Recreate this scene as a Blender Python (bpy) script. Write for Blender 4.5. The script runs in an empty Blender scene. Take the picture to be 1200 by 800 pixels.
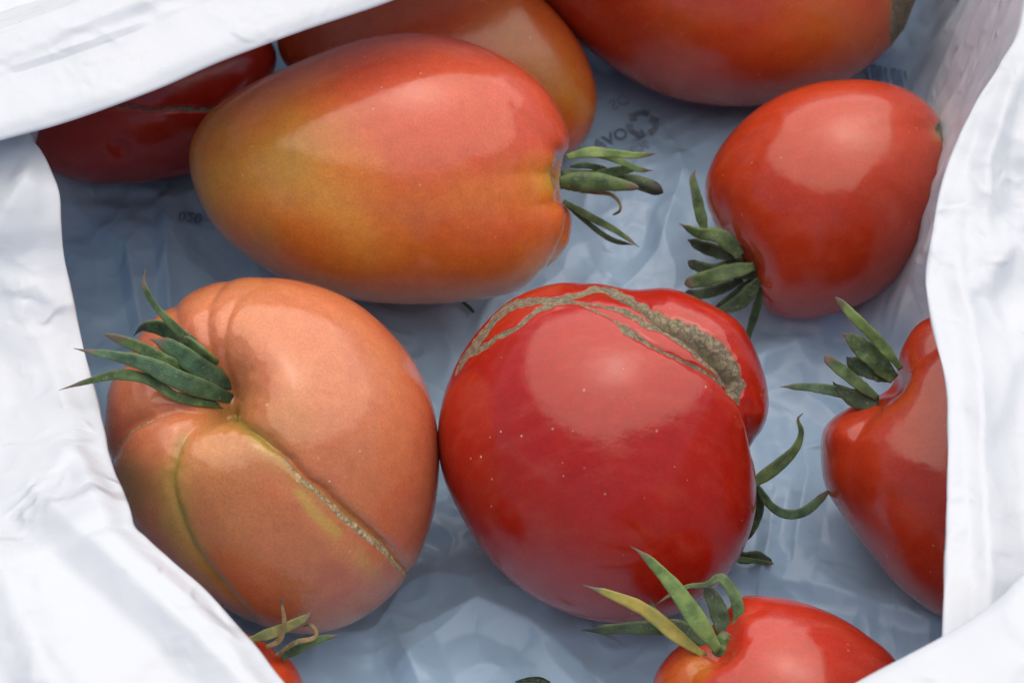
import bpy, math
import numpy as np
from mathutils import Vector
from mathutils.bvhtree import BVHTree

# ------------------------------------------------------------------ camera, sky, sun, exposure
SC = bpy.context.scene
COL = SC.collection
ELEV = math.radians(52)          # the camera looks steeply down into the bag
DIST = 0.75
LENS = 94.0
AIM = np.array([0.0, 0.0, 0.04])
FPX = LENS / 36.0 * 1200.0       # focal length in photo pixels (photo is 1200 wide)
AX_R = np.array([1.0, 0, 0])
AX_U = np.array([0, math.sin(ELEV), math.cos(ELEV)])
AX_B = np.array([0, -math.cos(ELEV), math.sin(ELEV)])
CAM = AIM + AX_B * DIST

cd = bpy.data.cameras.new('camera')
cam = bpy.data.objects.new('camera', cd)
COL.objects.link(cam)
cam.location = CAM
cam.rotation_euler = (math.pi / 2 - ELEV, 0, 0)
cd.lens = LENS
cd.sensor_width = 36
cd.clip_start = 0.01
cd.clip_end = 200
cd.dof.use_dof = True
cd.dof.focus_distance = 0.705
cd.dof.aperture_fstop = 22
SC.camera = cam

SUN_EL = math.radians(72)        # bright patch of an overcast sky, high and beyond the bag
SUN_AZ = math.radians(20)        # measured from +Y (away from the camera) towards +X
w = bpy.data.worlds.new('World')
SC.world = w
w.use_nodes = True
nt = w.node_tree
bg = nt.nodes['Background']
sky = nt.nodes.new('ShaderNodeTexSky')
sky.sky_type = 'NISHITA'
sky.sun_disc = False
sky.sun_elevation = SUN_EL
sky.sun_rotation = SUN_AZ
sky.altitude = 100
sky.air_density = 1.0
sky.dust_density = 3.5
sky.ozone_density = 1.0
nt.links.new(sky.outputs[0], bg.inputs[0])
bg.inputs[1].default_value = 0.05

sl = bpy.data.lights.new('sun', 'SUN')
sun = bpy.data.objects.new('sun', sl)
COL.objects.link(sun)
sl.energy = 1.5
sl.angle = math.radians(112)
sl.color = (1.0, 0.86, 0.68)
sd = Vector((math.cos(SUN_EL) * math.sin(SUN_AZ), math.cos(SUN_EL) * math.cos(SUN_AZ), math.sin(SUN_EL)))
sun.rotation_euler = sd.to_track_quat('Z', 'Y').to_euler()
sun.location = sd * 3

vs = SC.view_settings
vs.view_transform = 'Standard'
vs.look = 'None'
vs.gamma = 1
vs.use_curve_mapping = False
vs.exposure = 1.24
SC.cycles.use_denoising = True
SC.cycles.max_bounces = 10
SC.cycles.diffuse_bounces = 4
SC.cycles.transmission_bounces = 6
SC.cycles.sample_clamp_indirect = 6

# ------------------------------------------------------------------ helpers
def ray(u, v):
    u = np.asarray(u, float); v = np.asarray(v, float)
    return (AX_R * ((u - 600) / FPX)[..., None] + AX_U * ((400 - v) / FPX)[..., None] - AX_B)

def at_z(u, v, z):
    d = ray(u, v)
    t = (np.asarray(z) - CAM[2]) / d[..., 2]
    return CAM + d * np.asarray(t)[..., None]

def project(P):
    q = np.asarray(P) - CAM
    dep = -(q @ AX_B)
    return 600 + FPX * (q @ AX_R) / dep, 400 - FPX * (q @ AX_U) / dep

def sstep(a, b, x):
    t = np.clip((np.asarray(x, float) - a) / (b - a), 0, 1)
    return t * t * (3 - 2 * t)

_rng = np.random.RandomState(7)
_perm = _rng.permutation(512)
_perm = np.concatenate([_perm, _perm, _perm])
_grad = _rng.normal(size=(512, 3)); _grad /= np.linalg.norm(_grad, axis=1)[:, None]

def pn(x, y, z=0.0, seed=0):
    """gradient noise, about -0.7..0.7"""
    x, y, z = np.broadcast_arrays(np.asarray(x, float), np.asarray(y, float), np.asarray(z, float) + seed * 17.31)
    xi, yi, zi = np.floor(x).astype(int), np.floor(y).astype(int), np.floor(z).astype(int)
    xf, yf, zf = x - xi, y - yi, z - zi
    def f(t): return t * t * t * (t * (t * 6 - 15) + 10)
    u, v, ww = f(xf), f(yf), f(zf)
    out = 0
    for a in (0, 1):
        for b in (0, 1):
            for c in (0, 1):
                h = _perm[_perm[_perm[(xi + a) & 511] + ((yi + b) & 511)] + ((zi + c) & 511)]
                g = _grad[h]
                d = g[..., 0] * (xf - a) + g[..., 1] * (yf - b) + g[..., 2] * (zf - c)
                out = out + d * (u if a else 1 - u) * (v if b else 1 - v) * (ww if c else 1 - ww)
    return out

def cells(x, y, seed=0):
    """distance to the nearest scattered point: cones that meet in straight creases"""
    xi, yi = np.floor(x).astype(int), np.floor(y).astype(int)
    best = np.full(np.shape(x), 9.0)
    for a in (-1, 0, 1):
        for b in (-1, 0, 1):
            h = _perm[_perm[(xi + a + seed * 31) & 511] + ((yi + b + seed * 57) & 511)]
            px = xi + a + 0.5 + 0.9 * (((h * 37) % 101) / 101.0 - 0.5)
            py = yi + b + 0.5 + 0.9 * (((h * 71) % 103) / 103.0 - 0.5)
            best = np.minimum(best, np.hypot(x - px, y - py))
    return best

def poly_dist(X, Y, pts):
    """distance to a polyline; every point is (u, v, extra...); returns distance, signed side and interpolated extras"""
    pts = np.array(pts, float)
    bd = np.full(X.shape, 1e9); side = np.zeros(X.shape)
    ex = [np.zeros(X.shape) for _ in range(pts.shape[1] - 2)]
    for i in range(len(pts) - 1):
        a, b = pts[i], pts[i + 1]
        dx, dy = b[0] - a[0], b[1] - a[1]
        L2 = dx * dx + dy * dy + 1e-9
        t = np.clip(((X - a[0]) * dx + (Y - a[1]) * dy) / L2, 0, 1)
        ddx, ddy = X - a[0] - t * dx, Y - a[1] - t * dy
        d = np.hypot(ddx, ddy)
        m = d < bd
        bd = np.where(m, d, bd)
        side = np.where(m, np.sign(dx * ddy - dy * ddx), side)
        for k in range(len(ex)):
            ex[k] = np.where(m, a[2 + k] + t * (b[2 + k] - a[2 + k]), ex[k])
    return bd, side, ex

def smooth_line(pts, n):
    """Catmull-Rom through points (any number of columns), n samples, even in length"""
    p = np.array(pts, float)
    p = np.vstack([2 * p[0] - p[1], p, 2 * p[-1] - p[-2]])
    out = []
    for i in range(1, len(p) - 2):
        t = np.linspace(0, 1, 24, endpoint=False)[:, None]
        a, b, c, d = p[i - 1], p[i], p[i + 1], p[i + 2]
        out.append(0.5 * (2 * b + (c - a) * t + (2 * a - 5 * b + 4 * c - d) * t ** 2 + (3 * b - a - 3 * c + d) * t ** 3))
    out = np.vstack(out + [p[-2][None]])
    s = np.concatenate([[0], np.cumsum(np.linalg.norm(np.diff(out[:, :2], axis=0), axis=1) + 1e-9)])
    q = np.linspace(0, s[-1], n)
    return np.stack([np.interp(q, s, out[:, k]) for k in range(out.shape[1])], 1)

def grid_faces(nr, nc, wrap):
    r = np.arange(nr - 1)[:, None]
    c = np.arange(nc if wrap else nc - 1)[None, :]
    c2 = (c + 1) % nc
    f = np.stack(np.broadcast_arrays(r * nc + c, r * nc + c2, (r + 1) * nc + c2, (r + 1) * nc + c), -1)
    return f.reshape(-1, 4)

def grid_normals(P, wrap):
    """P (rows, cols, 3)"""
    if wrap:
        dc = np.roll(P, -1, 1) - np.roll(P, 1, 1)
    else:
        dc = np.gradient(P, axis=1)
    dr = np.gradient(P, axis=0)
    n = np.cross(dc, dr)
    return n / (np.linalg.norm(n, axis=-1, keepdims=True) + 1e-12)

def make_mesh(name, verts, faces, mat, parent=None, smooth=True, attrs=None, origin=None, tris=None):
    """verts in world; mesh stored relative to origin (or to the parent's origin)"""
    me = bpy.data.meshes.new(name)
    verts = np.asarray(verts, float)
    o0 = np.zeros(3) if origin is None else np.asarray(origin, float)
    v = (verts - o0).astype(np.float32)
    fl = [faces] + ([tris] if tris is not None else [])
    loops = np.concatenate([f.reshape(-1) for f in fl]).astype(np.int32)
    sizes = np.concatenate([np.full(len(f), f.shape[1]) for f in fl])
    me.vertices.add(len(v)); me.vertices.foreach_set('co', v.ravel())
    me.loops.add(len(loops)); me.loops.foreach_set('vertex_index', loops)
    me.polygons.add(len(sizes))
    starts = np.concatenate([[0], np.cumsum(sizes)[:-1]]).astype(np.int32)
    me.polygons.foreach_set('loop_start', starts)
    me.polygons.foreach_set('use_smooth', np.full(len(sizes), smooth, dtype=bool))
    me.update(calc_edges=True)
    me.validate()
    for k, a in (attrs or {}).items():
        at = me.attributes.new(k, 'FLOAT', 'POINT')
        at.data.foreach_set('value', np.asarray(a, np.float32).ravel())
    me.materials.append(mat)
    ob = bpy.data.objects.new(name, me)
    COL.objects.link(ob)
    if parent is not None:
        ob.parent = parent
    return ob

def tag(o, label=None, cat=None, group=None, kind=None):
    if label: o['label'] = label
    if cat: o['category'] = cat
    if group: o['group'] = group
    if kind: o['kind'] = kind
    return o

# ------------------------------------------------------------------ materials
def new_mat(name):
    m = bpy.data.materials.new(name)
    m.use_nodes = True
    m.node_tree.nodes.clear()
    return m, m.node_tree.nodes, m.node_tree.links

def N(nodes, kind, **kw):
    n = nodes.new(kind)
    for k, v in kw.items():
        if k.startswith('i_'):
            n.inputs[k[2:].replace('_', ' ')].default_value = v
        else:
            setattr(n, k, v)
    return n

def mix(nodes, links, fac, a, b):
    m = nodes.new('ShaderNodeMix'); m.data_type = 'RGBA'
    for sock, val in ((m.inputs[0], fac), (m.inputs[6], a), (m.inputs[7], b)):
        if isinstance(val, bpy.types.NodeSocket): links.new(val, sock)
        elif isinstance(val, (int, float)): sock.default_value = val
        else: sock.default_value = (*val, 1)
    return m.outputs[2]

def math_node(nodes, links, op, a, b=None, c=None, clamp=False):
    m = nodes.new('ShaderNodeMath'); m.operation = op; m.use_clamp = clamp
    for i, val in enumerate((a, b, c)):
        if val is None: continue
        if isinstance(val, bpy.types.NodeSocket): links.new(val, m.inputs[i])
        else: m.inputs[i].default_value = val
    return m.outputs[0]

def ramp01(nodes, links, val, lo, hi):
    m = nodes.new('ShaderNodeMapRange'); m.interpolation_type = 'SMOOTHSTEP'
    links.new(val, m.inputs[0]); m.inputs[1].default_value = lo; m.inputs[2].default_value = hi
    return m.outputs[0]

def skin_material(name, red, orange=(0.50, 0.13, 0.022), yellow=(0.50, 0.27, 0.035), olive=(0.27, 0.22, 0.035),
                  mottle=0.35, specks=0.5, rough=0.27, cork_lo=(0.13, 0.105, 0.068), cork_hi=(0.27, 0.225, 0.155), cork_mid=(0.21, 0.185, 0.105)):
    """ripe tomato skin: pigment from the attributes yellow, olive and scar plus noise"""
    m, n, l = new_mat(name)
    out = N(n, 'ShaderNodeOutputMaterial')
    bs = N(n, 'ShaderNodeBsdfPrincipled')
    l.new(bs.outputs[0], out.inputs[0])
    tc = N(n, 'ShaderNodeTexCoord')
    def noise(scale, detail=3, rough_=0.55):
        t = N(n, 'ShaderNodeTexNoise'); t.inputs['Scale'].default_value = scale
        t.inputs['Detail'].default_value = detail; t.inputs['Roughness'].default_value = rough_
        l.new(tc.outputs['Object'], t.inputs['Vector']); return t.outputs['Fac']
    def attr(k):
        a = N(n, 'ShaderNodeAttribute'); a.attribute_name = k; return a.outputs['Fac']
    big = noise(32, 3)
    ye = math_node(n, l, 'ADD', attr('yellow'), math_node(n, l, 'MULTIPLY', math_node(n, l, 'SUBTRACT', big, 0.5), mottle), clamp=True)
    c = mix(n, l, ramp01(n, l, ye, 0.0, 0.5), red, orange)
    c = mix(n, l, ramp01(n, l, ye, 0.45, 1.0), c, yellow)
    ol = math_node(n, l, 'MULTIPLY', attr('olive'), math_node(n, l, 'ADD', 0.55, noise(60, 4)), clamp=True)
    c = mix(n, l, ol, c, olive)
    # fine grain in the skin, darker cells
    gr = noise(1500, 2, 0.7)
    dk = N(n, 'ShaderNodeHueSaturation'); l.new(c, dk.inputs['Color'])
    l.new(math_node(n, l, 'MULTIPLY_ADD', gr, 0.60, 0.70), dk.inputs['Value'])
    c = dk.outputs['Color']
    dk2 = N(n, 'ShaderNodeHueSaturation'); l.new(c, dk2.inputs['Color'])
    l.new(math_node(n, l, 'MULTIPLY_ADD', noise(260, 5, 0.7), 0.44, 0.78), dk2.inputs['Value'])
    c = dk2.outputs['Color']
    # pale lenticels and dust specks of uneven size
    vo = N(n, 'ShaderNodeTexVoronoi'); vo.inputs['Scale'].default_value = 380
    l.new(tc.outputs['Object'], vo.inputs['Vector'])
    sep = N(n, 'ShaderNodeSeparateColor'); l.new(vo.outputs['Color'], sep.inputs[0])
    size = math_node(n, l, 'MULTIPLY', math_node(n, l, 'POWER', sep.outputs[0], 3.2), 0.17)
    dens = ramp01(n, l, noise(45, 2), 0.30, 0.58)
    size = math_node(n, l, 'MULTIPLY', size, dens)
    sp = math_node(n, l, 'LESS_THAN', vo.outputs['Distance'], size)
    c = mix(n, l, math_node(n, l, 'MULTIPLY', sp, math_node(n, l, 'MULTIPLY', sep.outputs[1], specks)), c, (0.72, 0.52, 0.34))
    # faint dusty bloom and small scuffs
    st = N(n, 'ShaderNodeMapping'); st.inputs['Scale'].default_value = (1.0, 3.2, 1.4); st.inputs['Rotation'].default_value = (0.3, 0.2, 0.5)
    l.new(tc.outputs['Object'], st.inputs['Vector'])
    sn = N(n, 'ShaderNodeTexNoise'); sn.inputs['Scale'].default_value = 75; sn.inputs['Detail'].default_value = 5; sn.inputs['Roughness'].default_value = 0.65
    l.new(st.outputs[0], sn.inputs['Vector'])
    c = mix(n, l, math_node(n, l, 'MULTIPLY', ramp01(n, l, sn.outputs['Fac'], 0.40, 0.80), 0.07), c, (0.62, 0.30, 0.18))
    c = mix(n, l, math_node(n, l, 'MULTIPLY', ramp01(n, l, noise(26, 5, 0.65), 0.50, 0.68), 0.22), c, tuple(x * 0.72 for x in red))
    # corky scar tissue
    sc = attr('scar')
    scm = ramp01(n, l, math_node(n, l, 'ADD', sc, math_node(n, l, 'MULTIPLY', math_node(n, l, 'SUBTRACT', noise(330, 5, 0.75), 0.5), 1.3)), 0.30, 0.66)
    cork = mix(n, l, ramp01(n, l, noise(700, 4, 0.75), 0.36, 0.64), cork_lo, cork_hi)
    cork = mix(n, l, ramp01(n, l, noise(130, 3), 0.5, 0.68), cork, cork_mid)
    ck = N(n, 'ShaderNodeTexVoronoi', feature='DISTANCE_TO_EDGE'); ck.inputs['Scale'].default_value = 420
    cw = N(n, 'ShaderNodeTexNoise'); cw.inputs['Scale'].default_value = 300; cw.inputs['Detail'].default_value = 4; l.new(tc.outputs['Object'], cw.inputs['Vector'])
    cv_ = N(n, 'ShaderNodeVectorMath', operation='MULTIPLY_ADD'); l.new(cw.outputs['Color'], cv_.inputs[0]); cv_.inputs[1].default_value = (0.006, 0.006, 0.006); l.new(tc.outputs['Object'], cv_.inputs[2])
    l.new(cv_.outputs[0], ck.inputs['Vector'])
    cork = mix(n, l, math_node(n, l, 'MULTIPLY', math_node(n, l, 'SUBTRACT', 1.0, ramp01(n, l, ck.outputs['Distance'], 0.0, 0.16)), 0.6), cork, tuple(0.35 * x for x in cork_lo))
    # heart of a wide scar darker and greener, its lips pale
    cork = mix(n, l, math_node(n, l, 'MULTIPLY', attr('deep'), 0.85), cork, (0.06, 0.045, 0.022))
    c = mix(n, l, scm, c, cork)
    l.new(c, bs.inputs['Base Color'])
    rr = math_node(n, l, 'ADD', math_node(n, l, 'MULTIPLY_ADD', noise(48, 4), 0.20, rough - 0.215), math_node(n, l, 'MULTIPLY', ramp01(n, l, sn.outputs['Fac'], 0.45, 0.75), 0.10))
    rg = nmix = N(n, 'ShaderNodeMix'); nmix.data_type = 'FLOAT'
    l.new(scm, nmix.inputs[0]); l.new(rr, nmix.inputs[2]); nmix.inputs[3].default_value = 0.85
    l.new(nmix.outputs[0], bs.inputs['Roughness'])
    bs.inputs['IOR'].default_value = 1.58
    bs.inputs['Subsurface Weight'].default_value = 0.12
    bs.inputs['Subsurface Radius'].default_value = (1.0, 0.25, 0.12)
    bs.inputs['Subsurface Scale'].default_value = 0.004
    # relief
    b1 = N(n, 'ShaderNodeBump'); b1.inputs['Strength'].default_value = 0.35; b1.inputs['Distance'].default_value = 0.0006
    l.new(noise(95, 3), b1.inputs['Height'])
    b2 = N(n, 'ShaderNodeBump'); b2.inputs['Strength'].default_value = 0.25; b2.inputs['Distance'].default_value = 0.00006
    l.new(noise(1700, 2), b2.inputs['Height']); l.new(b1.outputs[0], b2.inputs['Normal'])
    b3 = N(n, 'ShaderNodeBump'); b3.inputs['Distance'].default_value = 0.00035
    l.new(math_node(n, l, 'MULTIPLY', scm, 0.9), b3.inputs['Strength'])
    l.new(noise(900, 4, 0.75), b3.inputs['Height']); l.new(b2.outputs[0], b3.inputs['Normal'])
    l.new(b3.outputs[0], bs.inputs['Normal'])
    return m

def leaf_material(name, green, dark, tip=(0.12, 0.10, 0.07), tip_from=0.86):
    m, n, l = new_mat(name)
    out = N(n, 'ShaderNodeOutputMaterial')
    bs = N(n, 'ShaderNodeBsdfPrincipled')
    l.new(bs.outputs[0], out.inputs[0])
    tc = N(n, 'ShaderNodeTexCoord')
    def noise(scale, detail=3):
        t = N(n, 'ShaderNodeTexNoise'); t.inputs['Scale'].default_value = scale; t.inputs['Detail'].default_value = detail
        l.new(tc.outputs['Object'], t.inputs['Vector']); return t.outputs['Fac']
    a = N(n, 'ShaderNodeAttribute'); a.attribute_name = 'along'
    e = N(n, 'ShaderNodeAttribute'); e.attribute_name = 'edge'
    c = mix(n, l, ramp01(n, l, noise(230), 0.35, 0.68), dark, green)
    c = mix(n, l, math_node(n, l, 'MULTIPLY', e.outputs['Fac'], 0.35), c, (0.20, 0.28, 0.10))
    c = mix(n, l, math_node(n, l, 'MULTIPLY', ramp01(n, l, noise(1100, 3), 0.6, 0.72), 0.35), c, (0.25, 0.30, 0.17))
    t = ramp01(n, l, math_node(n, l, 'ADD', a.outputs['Fac'], math_node(n, l, 'MULTIPLY', math_node(n, l, 'SUBTRACT', noise(300), 0.5), 0.18)), tip_from - 0.04, tip_from + 0.05)
    c = mix(n, l, t, c, tip)
    l.new(c, bs.inputs['Base Color'])
    bs.inputs['Roughness'].default_value = 0.6
    bs.inputs['Sheen Weight'].default_value = 0.08
    bs.inputs['Sheen Roughness'].default_value = 0.4
    b = N(n, 'ShaderNodeBump'); b.inputs['Strength'].default_value = 0.6; b.inputs['Distance'].default_value = 0.0003
    w_ = N(n, 'ShaderNodeAttribute'); w_.attribute_name = 'across'
    vein = math_node(n, l, 'SINE', math_node(n, l, 'MULTIPLY_ADD', w_.outputs['Fac'], 19.0, math_node(n, l, 'MULTIPLY', noise(250), 3.0)))
    l.new(math_node(n, l, 'ADD', noise(900, 4), math_node(n, l, 'MULTIPLY', vein, 0.035)), b.inputs['Height']); l.new(b.outputs[0], bs.inputs['Normal'])
    return m

def bag_material():
    m, n, l = new_mat('white_plastic_film')
    out = N(n, 'ShaderNodeOutputMaterial')
    tc = N(n, 'ShaderNodeTexCoord')
    def noise(scale, detail=3, vec=None, dist=0.0):
        t = N(n, 'ShaderNodeTexNoise'); t.inputs['Scale'].default_value = scale; t.inputs['Detail'].default_value = detail
        t.inputs['Distortion'].default_value = dist
        l.new(vec or tc.outputs['Object'], t.inputs['Vector']); return t.outputs['Fac']
    dif = N(n, 'ShaderNodeBsdfPrincipled')
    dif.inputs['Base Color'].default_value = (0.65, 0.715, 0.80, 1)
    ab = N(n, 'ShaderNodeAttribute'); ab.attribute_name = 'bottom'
    l.new(mix(n, l, ab.outputs['Fac'], tuple(dif.inputs['Base Color'].default_value)[:3], (0.40, 0.615, 0.87)), dif.inputs['Base Color'])  # darker, bluer film on the bottom: the floor's blue shade put into the colour
    l.new(math_node(n, l, 'MULTIPLY_ADD', noise(70), 0.16, 0.22), dif.inputs['Roughness'])
    dif.inputs['IOR'].default_value = 1.45
    tr = N(n, 'ShaderNodeBsdfTranslucent'); tr.inputs[0].default_value = (0.66, 0.76, 0.86, 1)
    mx = N(n, 'ShaderNodeMixShader'); mx.inputs[0].default_value = 0.17
    l.new(dif.outputs[0], mx.inputs[1]); l.new(tr.outputs[0], mx.inputs[2]); l.new(mx.outputs[0], out.inputs[0])
    # fine crinkles of thin film
    vo = N(n, 'ShaderNodeTexVoronoi'); vo.inputs['Scale'].default_value = 95
    wn = N(n, 'ShaderNodeTexNoise'); wn.inputs['Scale'].default_value = 40; wn.inputs['Detail'].default_value = 3
    l.new(tc.outputs['Object'], wn.inputs['Vector'])
    vm = N(n, 'ShaderNodeVectorMath', operation='MULTIPLY_ADD')
    l.new(wn.outputs['Color'], vm.inputs[0]); vm.inputs[1].default_value = (0.02, 0.02, 0.02); l.new(tc.outputs['Object'], vm.inputs[2])
    l.new(vm.outputs[0], vo.inputs['Vector'])
    b1 = N(n, 'ShaderNodeBump'); b1.inputs['Strength'].default_value = 0.30; b1.inputs['Distance'].default_value = 0.0012
    l.new(math_node(n, l, 'MULTIPLY', vo.outputs['Distance'], ramp01(n, l, noise(28, 2), 0.45, 0.65)), b1.inputs['Height'])
    b2 = N(n, 'ShaderNodeBump'); b2.inputs['Strength'].default_value = 0.35; b2.inputs['Distance'].default_value = 0.0006
    def ridged(scale, detail):
        t = N(n, 'ShaderNodeTexNoise', noise_type='RIDGED_MULTIFRACTAL'); t.inputs['Scale'].default_value = scale
        t.inputs['Detail'].default_value = detail; t.inputs['Distortion'].default_value = 0.4
        l.new(vm.outputs[0], t.inputs['Vector']); return t.outputs['Fac']
    l.new(noise(210, 3, dist=1.2), b2.inputs['Height']); l.new(b1.outputs[0], b2.inputs['Normal'])
    b2.inputs['Strength'].default_value = 0.12
    b3 = N(n, 'ShaderNodeBump'); b3.inputs['Strength'].default_value = 1.0; b3.inputs['Distance'].default_value = 0.0038
    l.new(math_node(n, l, 'MULTIPLY', ridged(42, 3.0), ramp01(n, l, noise(20, 2), 0.34, 0.62)), b3.inputs['Height'])
    l.new(b2.outputs[0], b3.inputs['Normal'])
    b4 = N(n, 'ShaderNodeBump'); b4.inputs['Strength'].default_value = 1.0; b4.inputs['Distance'].default_value = 0.0013
    l.new(math_node(n, l, 'MULTIPLY', ridged(120, 2.0), ramp01(n, l, noise(36, 3), 0.42, 0.64)), b4.inputs['Height'])
    l.new(b3.outputs[0], b4.inputs['Normal'])
    l.new(b4.outputs[0], dif.inputs['Normal'])
    return m

def plain_material(name, col, rough=0.7):
    m, n, l = new_mat(name)
    out = N(n, 'ShaderNodeOutputMaterial'); bs = N(n, 'ShaderNodeBsdfPrincipled'); l.new(bs.outputs[0], out.inputs[0])
    tc = N(n, 'ShaderNodeTexCoord')
    t = N(n, 'ShaderNodeTexNoise'); t.inputs['Scale'].default_value = 400; t.inputs['Detail'].default_value = 4
    l.new(tc.outputs['Object'], t.inputs['Vector'])
    l.new(mix(n, l, ramp01(n, l, t.outputs['Fac'], 0.35, 0.7), tuple(x * 0.8 for x in col), tuple(min(1, x * 1.25) for x in col)), bs.inputs['Base Color'])
    bs.inputs['Roughness'].default_value = rough
    return m

M_BAG = bag_material()
M_INK = plain_material('faded_blue_grey_ink', (0.17, 0.24, 0.33))
M_INK_FAINT = plain_material('pale_worn_ink', (0.27, 0.37, 0.49))
M_INK_BLUE = plain_material('blue_ink', (0.15, 0.26, 0.42))
M_GREEN = leaf_material('sepal_green', (0.085, 0.155, 0.048), (0.026, 0.062, 0.022))
M_GREEN_BLUE = leaf_material('sepal_blue_green', (0.065, 0.145, 0.075), (0.022, 0.066, 0.034))
M_GREEN_LIGHT = leaf_material('sepal_light_green', (0.17, 0.26, 0.072), (0.075, 0.15, 0.04))
M_GREEN_DARK = leaf_material('sepal_dark_green', (0.034, 0.072, 0.028), (0.011, 0.030, 0.013), tip=(0.02, 0.025, 0.02))
M_YELLOW = leaf_material('sepal_yellowing', (0.36, 0.29, 0.055), (0.24, 0.23, 0.05), tip=(0.14, 0.13, 0.09))
M_DRY = leaf_material('sepal_dried', (0.26, 0.17, 0.08), (0.11, 0.085, 0.04), tip=(0.05, 0.04, 0.03))
M_DRY_GREEN = leaf_material('sepal_half_dried', (0.24, 0.22, 0.07), (0.11, 0.13, 0.045))

# ------------------------------------------------------------------ ground
def ground():
    m, n, l = new_mat('grey_concrete')
    out = N(n, 'ShaderNodeOutputMaterial'); bs = N(n, 'ShaderNodeBsdfPrincipled'); l.new(bs.outputs[0], out.inputs[0])
    tc = N(n, 'ShaderNodeTexCoord')
    t = N(n, 'ShaderNodeTexNoise'); t.inputs['Scale'].default_value = 9; t.inputs['Detail'].default_value = 8
    l.new(tc.outputs['Object'], t.inputs['Vector'])
    l.new(mix(n, l, t.outputs['Fac'], (0.22, 0.215, 0.20), (0.36, 0.35, 0.33)), bs.inputs['Base Color'])
    bs.inputs['Roughness'].default_value = 0.9
    S = 60.0
    v = np.array([[-S, -S, -0.012], [S, -S, -0.012], [S, S, -0.012], [-S, S, -0.012]])
    o = make_mesh('ground', v, np.array([[0, 1, 2, 3]]), m, smooth=False)
    tag(o, 'grey concrete ground under the plastic bag', 'ground', kind='structure')
ground()

# ------------------------------------------------------------------ the bag
def floor_h(x, y):
    """height of the crumpled film on the bag's bottom"""
    x = np.asarray(x, float); y = np.asarray(y, float)
    wx = x + 0.012 * pn(x * 22, y * 22, 0, 1); wy = y + 0.012 * pn(x * 22, y * 22, 5, 2)
    h = 0.0045 * (0.45 - cells(wx * 21, wy * 21, 3))
    h += 0.0030 * (cells(wx * 44 + 3, wy * 44, 5) - 0.45) * sstep(-0.25, 0.25, pn(x * 15, y * 15, 0, 8))
    h += 0.0048 * (0.25 - np.abs(pn(wx * 19, wy * 19, 0, 41))) + 0.0058 * (0.25 - np.abs(pn(wx * 43, wy * 43, 0, 42)))
    h += 0.0032 * (0.25 - np.abs(pn(wx * 105, wy * 105, 0, 43))) * sstep(-0.3, 0.2, pn(x * 24, y * 24, 0, 44))
    h += 0.0020 * pn(x * 13, y * 13, 0, 4)
    # long soft pleats
    h += 0.0016 * np.abs(pn((x + 0.3 * y) * 55, (y - 0.3 * x) * 9, 0, 6))
    u, v = project(np.stack([x, y, np.zeros_like(x)], -1))
    for pts in PLEATS:
        d, side, ex = poly_dist(u, v, pts)
        ww = np.where(side > 0, ex[1], ex[2])
        h += 0.75 * ex[0] * np.maximum(0, 1 - d / (1.5 * ww)) ** 1.2
    return h - 0.0015

# pleats on the bottom of the bag: (u, v, height m, width one side, width other side)
PLEATS = [
    [(870, 362, .000, 14, 60), (920, 378, .010, 14, 70), (1000, 387, .014, 12, 80), (1090, 388, .014, 12, 80), (1180, 380, .012, 12, 80)],
    [(880, 330, .002, 8, 20), (960, 345, .004, 8, 22), (1090, 335, .005, 8, 22)],
    [(465, 745, .000, 14, 40), (560, 712, .006, 22, 60), (620, 735, .004, 22, 60), (690, 790, .002, 22, 50)],
    [(465, 745, .002, 16, 30), (478, 775, .005, 16, 30), (500, 830, .004, 16, 30)],
    [(860, 675, .003, 14, 30), (950, 690, .005, 12, 40), (1040, 715, .004, 12, 40), (1100, 735, .003, 12, 40)],
    [(905, 590, .002, 10, 16), (900, 640, .005, 10, 18), (890, 680, .003, 10, 18)],
    [(940, 470, .000, 10, 18), (945, 560, .004, 12, 20), (930, 640, .004, 12, 20)],
    [(195, 240, .004, 10, 24), (197, 310, .007, 10, 26), (200, 400, .004, 10, 24)],
    [(105, 265, .002, 10, 30), (150, 300, .006, 10, 30), (165, 380, .005, 10, 30)],
    [(790, 165, .002, 12, 26), (800, 210, .005, 14, 30), (770, 300, .005, 14, 30), (720, 350, .002, 14, 30)],
    [(835, 440, .002, 14, 20), (905, 420, .004, 12, 20), (960, 400, .004, 12, 20)],
]

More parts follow.
